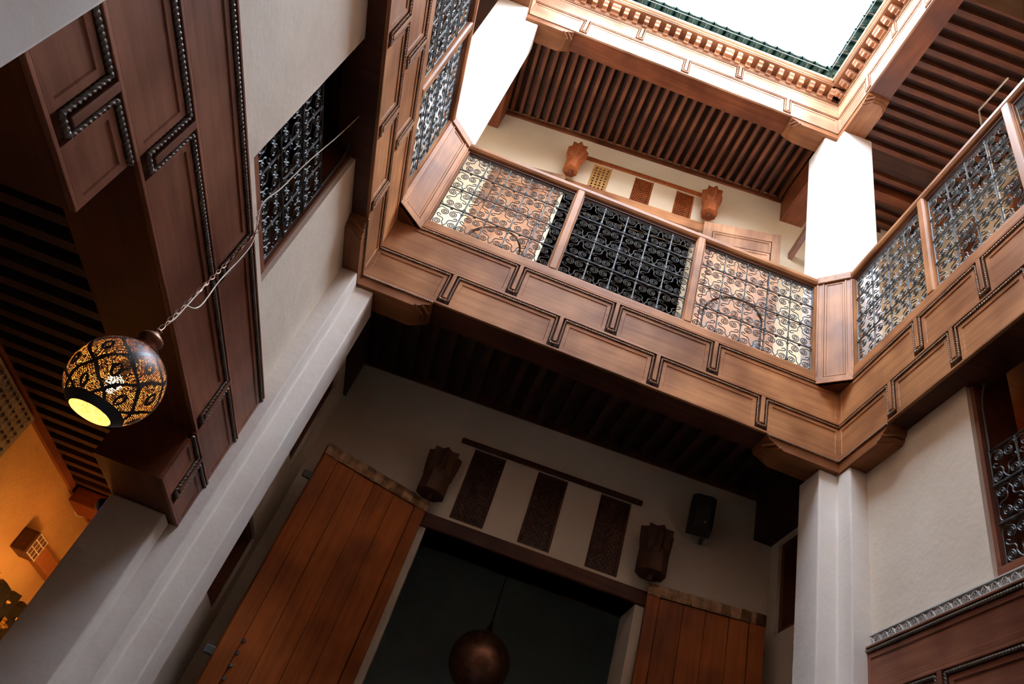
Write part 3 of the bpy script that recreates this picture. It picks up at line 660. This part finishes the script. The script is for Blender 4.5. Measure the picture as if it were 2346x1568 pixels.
for z in (3.83, 2.42): MB(T1).box(w1 - 0.01, w1 + 0.07, -0.045, -0.015, z - 0.03, z + 0.03).build('bolt', IRON, d1, bevel=0.008)
low_leaf('orange plank door leaf swung open right of the doorway, below the loudspeaker', (3.105, 1.33), (4.04, 1.10))
def up_leaf(label, h, o, zt=9.05):
    T, w = leaf_T(h, o)
    t = thing('gallery_door_leaf', label, 'door', T(w / 2, 0, 5.82), 'pale door leaves with arched wickets upstairs')
    z0 = 5.82; uc, r, zs = 0.49, 0.335, 7.44
    MB(T).box(0, w, -0.06, -0.045, z0, zt).build('back_boards', DARKW, t)  # near-black, painting in the shade of the gap round the wicket
    for a, b in ((0, 0.12), (w - 0.105, w)): MB(T).box(a, b, -0.045, 0.012, z0, zt).build('stile', UDOOR, t, bevel=0.004)
    MB(T).box(0.12, w - 0.105, -0.045, 0.010, zt - 0.16, zt).build('top_rail', UDOOR, t, bevel=0.004)
    MB(T).panel(0.128, w - 0.113, zt - 0.38, zt - 0.172, -0.045, 0.008, 0.025, 0.012).build('panel', UDOOR, t)
    for k in range(2):
        a = 0.128 + k * (w - 0.241) / 2
        MB(T).panel(a, a + (w - 0.241) / 2 - 0.006, 8.08, zt - 0.39, -0.045, 0.004, 0.03, 0.010).build('panel', UDOOR, t)
    # spandrel board with an arched cut-out
    m = MB(T); N = 16; pts = [(uc + r * math.cos(math.pi - math.pi * i / N), zs + r * math.sin(math.pi * i / N)) for i in range(N + 1)]
    ua, ub, ztp = 0.128, w - 0.113, 8.07
    tops = [(ua + (ub - ua) * i / N, ztp) for i in range(N + 1)]
    for i in range(N):
        q = [pts[i], pts[i + 1], tops[i + 1], tops[i]]
        m.loft([[(u, -0.045, z) for u, z in q], [(u, 0.006, z) for u, z in q]])
    m.box(ua, uc - r, -0.045, 0.006, z0, zs); m.box(uc + r, ub, -0.045, 0.006, z0, zs)
    q = [(ua, zs), (pts[0][0], zs), (ua, ztp)]; m.loft([[(u, -0.045, z) for u, z in q], [(u, 0.006, z) for u, z in q]])
    q = [(pts[-1][0], zs), (ub, zs), (ub, ztp)]; m.loft([[(u, -0.045, z) for u, z in q], [(u, 0.006, z) for u, z in q]])
    m.build('spandrel_board', UDOOR, t)
    ri = r - 0.024; poly = [(uc - ri, z0 + 0.02), (uc + ri, z0 + 0.02)] + [(uc + ri * math.cos(math.pi * i / N), zs + ri * math.sin(math.pi * i / N)) for i in range(N + 1)]
    wk = MB(T).loft([[(u, -0.04, z) for u, z in poly], [(u, -0.01, z) for u, z in poly]]).build('wicket', UDOOR, t)
    MB(T).panel(uc - 0.22, uc + 0.22, 6.7, 7.5, -0.01, 0.002, 0.03, 0.010).build('wicket_panel', UDOOR, wk)
    MB(T).box(uc + 0.25, uc + 0.29, -0.01, 0.015, 7.02, 7.14).build('lock_plate', IRON, wk)
    return t
up_leaf('pale cedar door leaf with arched wicket behind the left panel of the middle railing', (1.13, 1.44), (0.22, 1.575))
up_leaf('pale cedar door leaf with arched wicket behind the right panel of the middle railing', (2.985, 1.31), (3.91, 1.09))

# ------------------------------------------------------------------ loudspeaker on the far wall
sp = thing('loudspeaker', 'black loudspeaker mounted high on the shadowed far wall', 'speaker', (3.42, 1.2, 4.73))
def TS(u, d, z):
    a = math.radians(-14); b = math.radians(12)
    y = -d; x = u; x, y = x * math.cos(a) - y * math.sin(a), x * math.sin(a) + y * math.cos(a)
    return (3.42 + x, 1.20 + y - 0.10 * (z - 0), 4.72 + z + 0.12 * -y * 0)
MB(TS).loft([[(-0.105, -0.1, z), (0.105, -0.1, z), (0.105, 0.05, z), (0.07, 0.085, z), (-0.07, 0.085, z), (-0.105, 0.05, z)] for z in (0, 0.305)]).build('cabinet', BLACK, sp, bevel=0.005)
MB(TS).box(-0.066, 0.066, 0.085, 0.092, 0.03, 0.285).build('front_grille', BLACK, sp, bevel=0.004)
MB(TS).loft([[(0.03 + 0.012 * math.cos(k), 0.092, 0.045 + 0.012 * math.sin(k)) for k in [j * math.pi / 4 for j in range(8)]], [(0.03 + 0.01 * math.cos(k), 0.096, 0.045 + 0.01 * math.sin(k)) for k in [j * math.pi / 4 for j in range(8)]]]).build('badge', STEEL, sp)
MB(TS).box(0.02, 0.07, -0.07, -0.02, -0.035, 0.02).build('swivel_bracket', BLACK, sp, bevel=0.006)
MB(TS).box(0.03, 0.06, -0.17, -0.07, -0.035, -0.005).build('bracket_arm', BLACK, sp)

# ------------------------------------------------------------------ round pierced lantern
def lantern_shell_mat():
    m, nt, p = new_mat('pierced_metal'); out = nt.nodes['Material Output']
    p.inputs['Base Color'].default_value = (0.09, 0.085, 0.09, 1); p.inputs['Metallic'].default_value = 0.75; p.inputs['Roughness'].default_value = 0.42
    uv = nd(nt, 'ShaderNodeUVMap'); sx = nd(nt, 'ShaderNodeSeparateXYZ'); nt.links.new(uv.outputs[0], sx.inputs[0])
    u, v = sx.outputs[0], sx.outputs[1]
    N = 6.0; M = 3.4
    a = mathn(nt, 'MULTIPLY', u, N); b = mathn(nt, 'MULTIPLY', v, M)
    p1 = mathn(nt, 'FRACT', mathn(nt, 'ADD', mathn(nt, 'ADD', a, b), 20.0)); p2 = mathn(nt, 'FRACT', mathn(nt, 'ADD', mathn(nt, 'SUBTRACT', a, b), 20.0))
    wob = mathn(nt, 'MULTIPLY', mathn(nt, 'SINE', mathn(nt, 'MULTIPLY', v, 40.0)), 0.03)
    def line(pv, w): # distance of fract from 0.5
        return mathn(nt, 'LESS_THAN', mathn(nt, 'ABSOLUTE', mathn(nt, 'ADD', mathn(nt, 'SUBTRACT', pv, 0.5), wob)), w)
    lat = mathn(nt, 'MAXIMUM', line(p1, 0.055), line(p2, 0.055))
    # a leaf ring inside each diamond (diamond centre where both fracts wrap to 0)
    e1 = mathn(nt, 'SUBTRACT', 0.5, mathn(nt, 'ABSOLUTE', mathn(nt, 'SUBTRACT', p1, 0.5))); e2 = mathn(nt, 'SUBTRACT', 0.5, mathn(nt, 'ABSOLUTE', mathn(nt, 'SUBTRACT', p2, 0.5)))
    s1 = mathn(nt, 'SUBTRACT', mathn(nt, 'FRACT', mathn(nt, 'ADD', p1, 0.5)), 0.5); s2 = mathn(nt, 'SUBTRACT', mathn(nt, 'FRACT', mathn(nt, 'ADD', p2, 0.5)), 0.5)
    dx = mathn(nt, 'ADD', s1, s2); dy = mathn(nt, 'SUBTRACT', s1, s2)
    rad = mathn(nt, 'SQRT', mathn(nt, 'ADD', mathn(nt, 'POWER', mathn(nt, 'MULTIPLY', dx, 1.35), 2.0), mathn(nt, 'POWER', mathn(nt, 'MULTIPLY', dy, 0.85), 2.0)))
    ring = mathn(nt, 'MULTIPLY', mathn(nt, 'LESS_THAN', rad, 0.30), mathn(nt, 'GREATER_THAN', mathn(nt, 'ADD', mathn(nt, 'MULTIPLY', mathn(nt, 'ABSOLUTE', dx), 1.6), mathn(nt, 'MULTIPLY', mathn(nt, 'ABSOLUTE', dy), 0.55)), 0.17))
    solid = mathn(nt, 'MAXIMUM', lat, ring)
    ends = mathn(nt, 'MAXIMUM', mathn(nt, 'LESS_THAN', v, 0.235), mathn(nt, 'GREATER_THAN', v, 0.90))
    solid = mathn(nt, 'MAXIMUM', solid, ends)
    tc = nd(nt, 'ShaderNodeTexCoord'); vo = nd(nt, 'ShaderNodeTexVoronoi'); vo.inputs['Scale'].default_value = 235; vo.inputs['Randomness'].default_value = 0.35
    nt.links.new(tc.outputs['Object'], vo.inputs['Vector'])
    dots = mathn(nt, 'LESS_THAN', vo.outputs['Distance'], 0.42)
    hole = mathn(nt, 'MULTIPLY', dots, mathn(nt, 'SUBTRACT', 1.0, solid))
    tr = nd(nt, 'ShaderNodeBsdfTransparent'); mx = nd(nt, 'ShaderNodeMixShader')
    nt.links.new(hole, mx.inputs[0]); nt.links.new(p.outputs[0], mx.inputs[1]); nt.links.new(tr.outputs[0], mx.inputs[2]); nt.links.new(mx.outputs[0], out.inputs[0])
    return m
def emit(name, col, s):
    m = bpy.data.materials.new(name); m.use_nodes = True; nt = m.node_tree; p = nt.nodes['Principled BSDF']
    p.inputs['Base Color'].default_value = (*col, 1); p.inputs['Emission Color'].default_value = (*col, 1); p.inputs['Emission Strength'].default_value = s; return m
LC = Vector((0.122, -2.07, 2.46)); LR = 0.153
tilt = Vector((-0.32, 0.5, 1.35)).normalized()
lamp = thing('pendant_lantern', 'round pierced metal lantern glowing orange on a chain at left', 'lamp', LC)
def sphere_uv(name, mat, parent, c, R, v0, v1, smooth=True, nu=48, nv=28):
    vs = []; uvs = []
    for j in range(nv + 1):
        v = v0 + (v1 - v0) * j / nv; th = math.pi * (1 - v)
        for i in range(nu + 1):
            ph = 2 * math.pi * i / nu
            vs.append((R * math.sin(th) * math.cos(ph), R * math.sin(th) * math.sin(ph), R * math.cos(th))); uvs.append((i / nu, v))
    fs = [(j * (nu + 1) + i, j * (nu + 1) + i + 1, (j + 1) * (nu + 1) + i + 1, (j + 1) * (nu + 1) + i) for j in range(nv) for i in range(nu)]
    me = bpy.data.meshes.new(name); me.from_pydata(vs, [], fs); ul = me.uv_layers.new(name='UVMap')
    for lp in me.loops: ul.data[lp.index].uv = uvs[lp.vertex_index]
    for p in me.polygons: p.use_smooth = smooth
    me.materials.append(mat); o = bpy.data.objects.new(name, me); COL.objects.link(o); o.parent = parent; o.location = Vector(c) - LOC[parent.name]; LOC[o.name] = Vector(c)
    return o
shell = sphere_uv('pierced_shell', lantern_shell_mat(), lamp, LC, LR, 0.155, 0.975)
GLOW = plain('lamp_inner_lacquer', (0.92, 0.55, 0.20), 0.6)
inner = sphere_uv('inner_lining', GLOW, lamp, LC, LR * 0.985, 0.155, 0.97)
# lining is pierced with the same holes
inner.data.materials.clear()
mm = shell.data.materials[0].copy(); mm.name = 'pierced_lining'; pp = mm.node_tree.nodes['Principled BSDF']; pp.inputs['Base Color'].default_value = (0.95, 0.58, 0.24, 1); pp.inputs['Metallic'].default_value = 0; pp.inputs['Roughness'].default_value = 0.7
inner.data.materials.append(mm)
for o in (shell, inner): o.rotation_euler = (0, 0, 0.35)
MB().lathe([(0.001, 0.028), (0.018, 0.022), (0.028, 0.0), (0.02, -0.022), (0.012, -0.04), (0.001, -0.042)][::-1], LC + Vector((0, 0, -0.005)), 16).build('bulb', emit('warm_bulb', (1.0, 0.62, 0.22), 120), lamp, True)
MB().lathe([(0.014, 0.02), (0.014, 0.14)], LC, 12, True).build('bulb_holder', BLACK, lamp)
MB().lathe([(0.001, LR * 0.93), (0.058, LR * 0.93), (0.06, LR * 0.97), (0.046, LR * 1.0), (0.05, LR * 1.04), (0.034, LR * 1.09), (0.036, LR * 1.16), (0.045, LR * 1.24), (0.042, LR * 1.32), (0.022, LR * 1.42), (0.013, LR * 1.47), (0.017, LR * 1.53), (0.012, LR * 1.58), (0.001, LR * 1.6)], LC, 20).build('neck', COPPER, lamp, True)
top = LC + Vector((0, 0, LR * 1.6)); edge = Vector((-0.052, -1.668, 3.40)); over = Vector((-0.058, -1.63, 3.69)); hook = Vector((-0.175, -1.56, 3.87))
# chain links
ring_me = {}
stp = 0.042; d_ = hook - top
link = MB().tube([(0.007 * math.cos(a), 0, 0.5 * stp * 1.25 * math.sin(a)) for a in [j * math.pi / 5 for j in range(10)]], 0.0019, 5, True).mesh('chain_link'); link.materials.append(COPPER)
path = [top, edge, over, hook]; k = 0
for p0, p1 in zip(path[:-1], path[1:]):
    dd = p1 - p0; n = max(1, round(dd.length / stp)); q = dd.to_track_quat('Z', 'Y')
    for i in range(n):
        o = inst('chain_link', link, None, lamp, p0 + dd * ((i + 0.5) / n)); o.rotation_mode = 'QUATERNION'
        o.rotation_quaternion = q @ Matrix.Rotation(math.pi / 2 * (k % 2), 3, 'Z').to_quaternion(); k += 1
d_ = (edge - top) * 1.5
MB().tube([LC + Vector((0, 0, LR * 1.5)), top + d_ * 0.1 + Vector((0.012, 0, 0)), top + d_ * 0.3 + Vector((0.006, 0, 0)), top + d_ * 0.42 + Vector((0.0, 0.0, 0))], 0.003, 6).build('lamp_cord', CORD, lamp, True)
cab = crom([(0.05, -1.921, 2.937), (0.045, -1.80, 3.03), (-0.02, -1.68, 3.28), (-0.055, -1.598, 3.614), (-0.115, -1.652, 3.819), (-0.13, -1.585, 4.045), (-0.14, -1.53, 4.359), (-0.14, -1.45, 4.754), (-0.125, -1.43, 5.03)], 6)
tag(MB().tube([tuple(p) for p in cab], 0.0036, 6).build('lamp_cable', CORD, smooth=True), 'thin cream cable looping from the lantern chain across the left window', 'cable')

# ------------------------------------------------------------------ pendant in the dark room
pc = Vector((2.06, 2.45, 3.37)); pR = 0.275
pd_ = thing('copper_pendant', 'dark copper globe pendant inside the dark doorway', 'lamp', pc)
MB().lathe([(max(0.001, pR * math.sin(math.pi * j / 20)), pR * math.cos(math.pi * j / 20)) for j in range(3, 21)], pc, 32).build('globe', COPPER, pd_, True)
MB().lathe([(0.12, 0.245), (0.06, 0.262), (0.035, 0.27), (0.03, 0.31), (0.018, 0.33), (0.014, 0.37), (0.001, 0.38)], pc, 20).build('cap', COPPER, pd_, True)
MB().tube([tuple(pc + Vector((0, 0, 0.37))), tuple(pc + Vector((0, 0, 1.63)))], 0.005, 6).build('cord', BLACK, pd_)

# ------------------------------------------------------------------ left room furnishings
gs = struct(MB().box(-1.25, -1.2, -3.3, -0.04, 0, 3.0).build('trim_1', plaster('carved_grey_stucco', (0.42, 0.38, 0.34), (0.30, 0.27, 0.24), bump=0.8)))
wc = MB()
for i in range(34):
    for j in range(10):
        y = -0.09 - i * 0.055; z = 2.96 - j * 0.055
        wc.loft([[(-1.2, y + s * 0.022, z + t_ * 0.022) for s, t_ in ((-1, 0), (0, -1), (1, 0), (0, 1))], [(-1.188, y + s * 0.006, z + t_ * 0.006) for s, t_ in ((-1, 0), (0, -1), (1, 0), (0, 1))]])
stuff(wc.build('carved_relief', gs.data.materials[0], gs))
cb = thing('end_beam', 'short red-brown end beam above the glowing ochre wall of the left room', 'beam', (-1.1, 1.3, 2.93))
MB().box(-1.2, -0.46, 0.95, 1.2, 2.93, 3.05).build('block', RX, cb, bevel=0.01)
MB().tube(crom([(-1.22, 1.0, 3.04), (-1.2, 1.08, 2.97), (-1.2, 1.2, 2.93), (-1.18, 1.26, 2.95), (-1.16, 1.3, 3.0)], 4), 0.006, 6).build('loop_of_cord', CORD, cb, True)
wb = thing('wall_console', 'lit wooden bracket with a latticed end on the glowing ochre wall', 'bracket', (-1.2, 1.2, 2.5))
MB().box(-1.25, -1.16, 1.0, 1.58, 2.52, 2.63).build('arm', plain('lit_bracket_wood', (0.33, 0.12, 0.04), 0.5), wb, bevel=0.01)
MB().box(-1.25, -1.14, 0.82, 1.0, 2.49, 2.64).build('head', CARVD, wb, bevel=0.01)
m = MB()
for k in range(4):
    y = 0.83 + k * 0.052; m.tube([(-1.137, y, 2.495), (-1.137, y, 2.635)], 0.004, 5)
for z in (2.50, 2.545, 2.59, 2.632): m.tube([(-1.136, 0.825, z), (-1.136, 0.995, z)], 0.004, 5)
m.build('lattice_trim', CORD, wb)
cu_ = thing('wall_hanging', 'black fabric hanging with gold tufts at the bottom left edge', 'textile', (-1.2, 1.3, 1.4))
m = MB(); n = 18; ring0 = []
rings = []
for i in range(n + 1):
    y = 0.75 + 0.83 * i / n; wv = 0.02 * math.sin(i * 1.9); zt = 2.30 + 0.03 * math.sin(i * 1.3)
    rings.append([(-1.24, y, 1.4), (-1.18 + wv, y, 1.4), (-1.19 + wv, y, zt), (-1.24, y, zt + 0.01)])
m.loft(rings).build('cloth', FABRIC, cu_, True)
for k in range(16):
    y = 0.8 + 0.75 * random.random(); z = 2.02 + 0.27 * random.random(); a = random.random() * 6.28
    MB().loft([[(-1.165, y + 0.022 * math.cos(a + j * 1.05), z + 0.016 * math.sin(a + j * 1.05)) for j in range(6)], [(-1.145, y + 0.006 * math.cos(a + j * 1.05), z + 0.006 * math.sin(a + j * 1.05)) for j in range(6)]]).build('gold_tuft', GOLD, cu_)
bl = thing('blue_ornament', 'tiny cobalt blue glass ornament hanging at the edge of the left pillar', 'ornament', (-0.74, 0.55, 2.78))
bp = Vector((-0.755, 0.45, 2.83))
MB().lathe([(0.001, -0.045), (0.03, -0.035), (0.045, 0.0), (0.035, 0.03), (0.014, 0.045), (0.001, 0.046)], bp, 16).build('glass_ball', BLUE, bl, True)
MB().tube([tuple(bp + Vector((0, 0, 0.045))), tuple(bp + Vector((0.02, 0.02, 0.24)))], 0.003, 5).build('string', BLACK, bl)
# lamp that lights that room, on the far side of the pillar
sc = thing('room_lamp', 'warm glass lamp inside the left room behind the pillar', 'lamp', (-0.62, 0.78, 2.1))
MB().lathe([(0.001, 0.0), (0.04, 0.01), (0.07, 0.07), (0.06, 0.14), (0.03, 0.17)], (-0.62, 0.78, 2.1), 20).build('shade', emit('warm_shade', (1.0, 0.46, 0.12), 52), sc, True)
MB().tube([(-0.62, 0.78, 2.27), (-0.62, 0.78, 3.05)], 0.005, 6).build('rod', BRASS, sc)

sr = thing('room_lamp', 'warm glass lamp inside the dark right-hand window', 'lamp', (4.95, -0.6, 4.9))
MB().lathe([(0.001, 0.0), (0.03, 0.01), (0.05, 0.06), (0.03, 0.11)], (4.95, -0.6, 4.9), 16).build('shade', emit('warm_shade_right', (1.0, 0.5, 0.16), 14), sr, True)
MB().tube([(4.95, -0.6, 5.01), (4.95, -0.6, 5.42)], 0.005, 6).build('rod', BRASS, sr)
# ------------------------------------------------------------------ odds and ends upstairs
st = MB().loft([[(4.14, 1.345, 9.02), (4.2, 1.345, 9.02), (4.2, 1.345, 9.12), (4.14, 1.345, 9.12)], [(4.14, 0.5, 9.2), (4.2, 0.5, 9.2), (4.2, 0.5, 9.3), (4.14, 0.5, 9.3)]]).build('brace_bar', DY)
tag(st, 'dark wooden bar sloping from the far wall behind the right upper pillar', 'bar')
cd = MB().tube([(5.29, -1.16, 10.11), (5.28, -0.73, 10.11), (5.3, -0.70, 9.9), (5.3, -0.70, 8.0), (5.3, -0.69, 6.2)], 0.012, 6).build('conduit', CORD)
tag(cd, 'thin tan conduit along the ceiling above the right railing', 'conduit')
for i, (a, b, z0, z1) in enumerate(((-0.6, -0.3, 9.2, 9.75), (0.18, 0.48, 9.05, 9.75), (1.1, 2.0, 5.8, 9.2))):
    T5 = lambda u, d, z: (6.0 - d, -u, z)
    w = struct(MB(T5).box(a, b, -0.14, -0.11, z0, z1).build('window_%d' % (6 + i), DZ))
    f = 0.05
    MB(T5).box(a, a + f, -0.11, 0.02, z0, z1).box(b - f, b, -0.11, 0.02, z0, z1).box(a + f, b - f, -0.11, 0.02, z1 - f, z1).box(a + f, b - f, -0.11, 0.02, z0, z0 + f).build('window_frame', WZ, w)
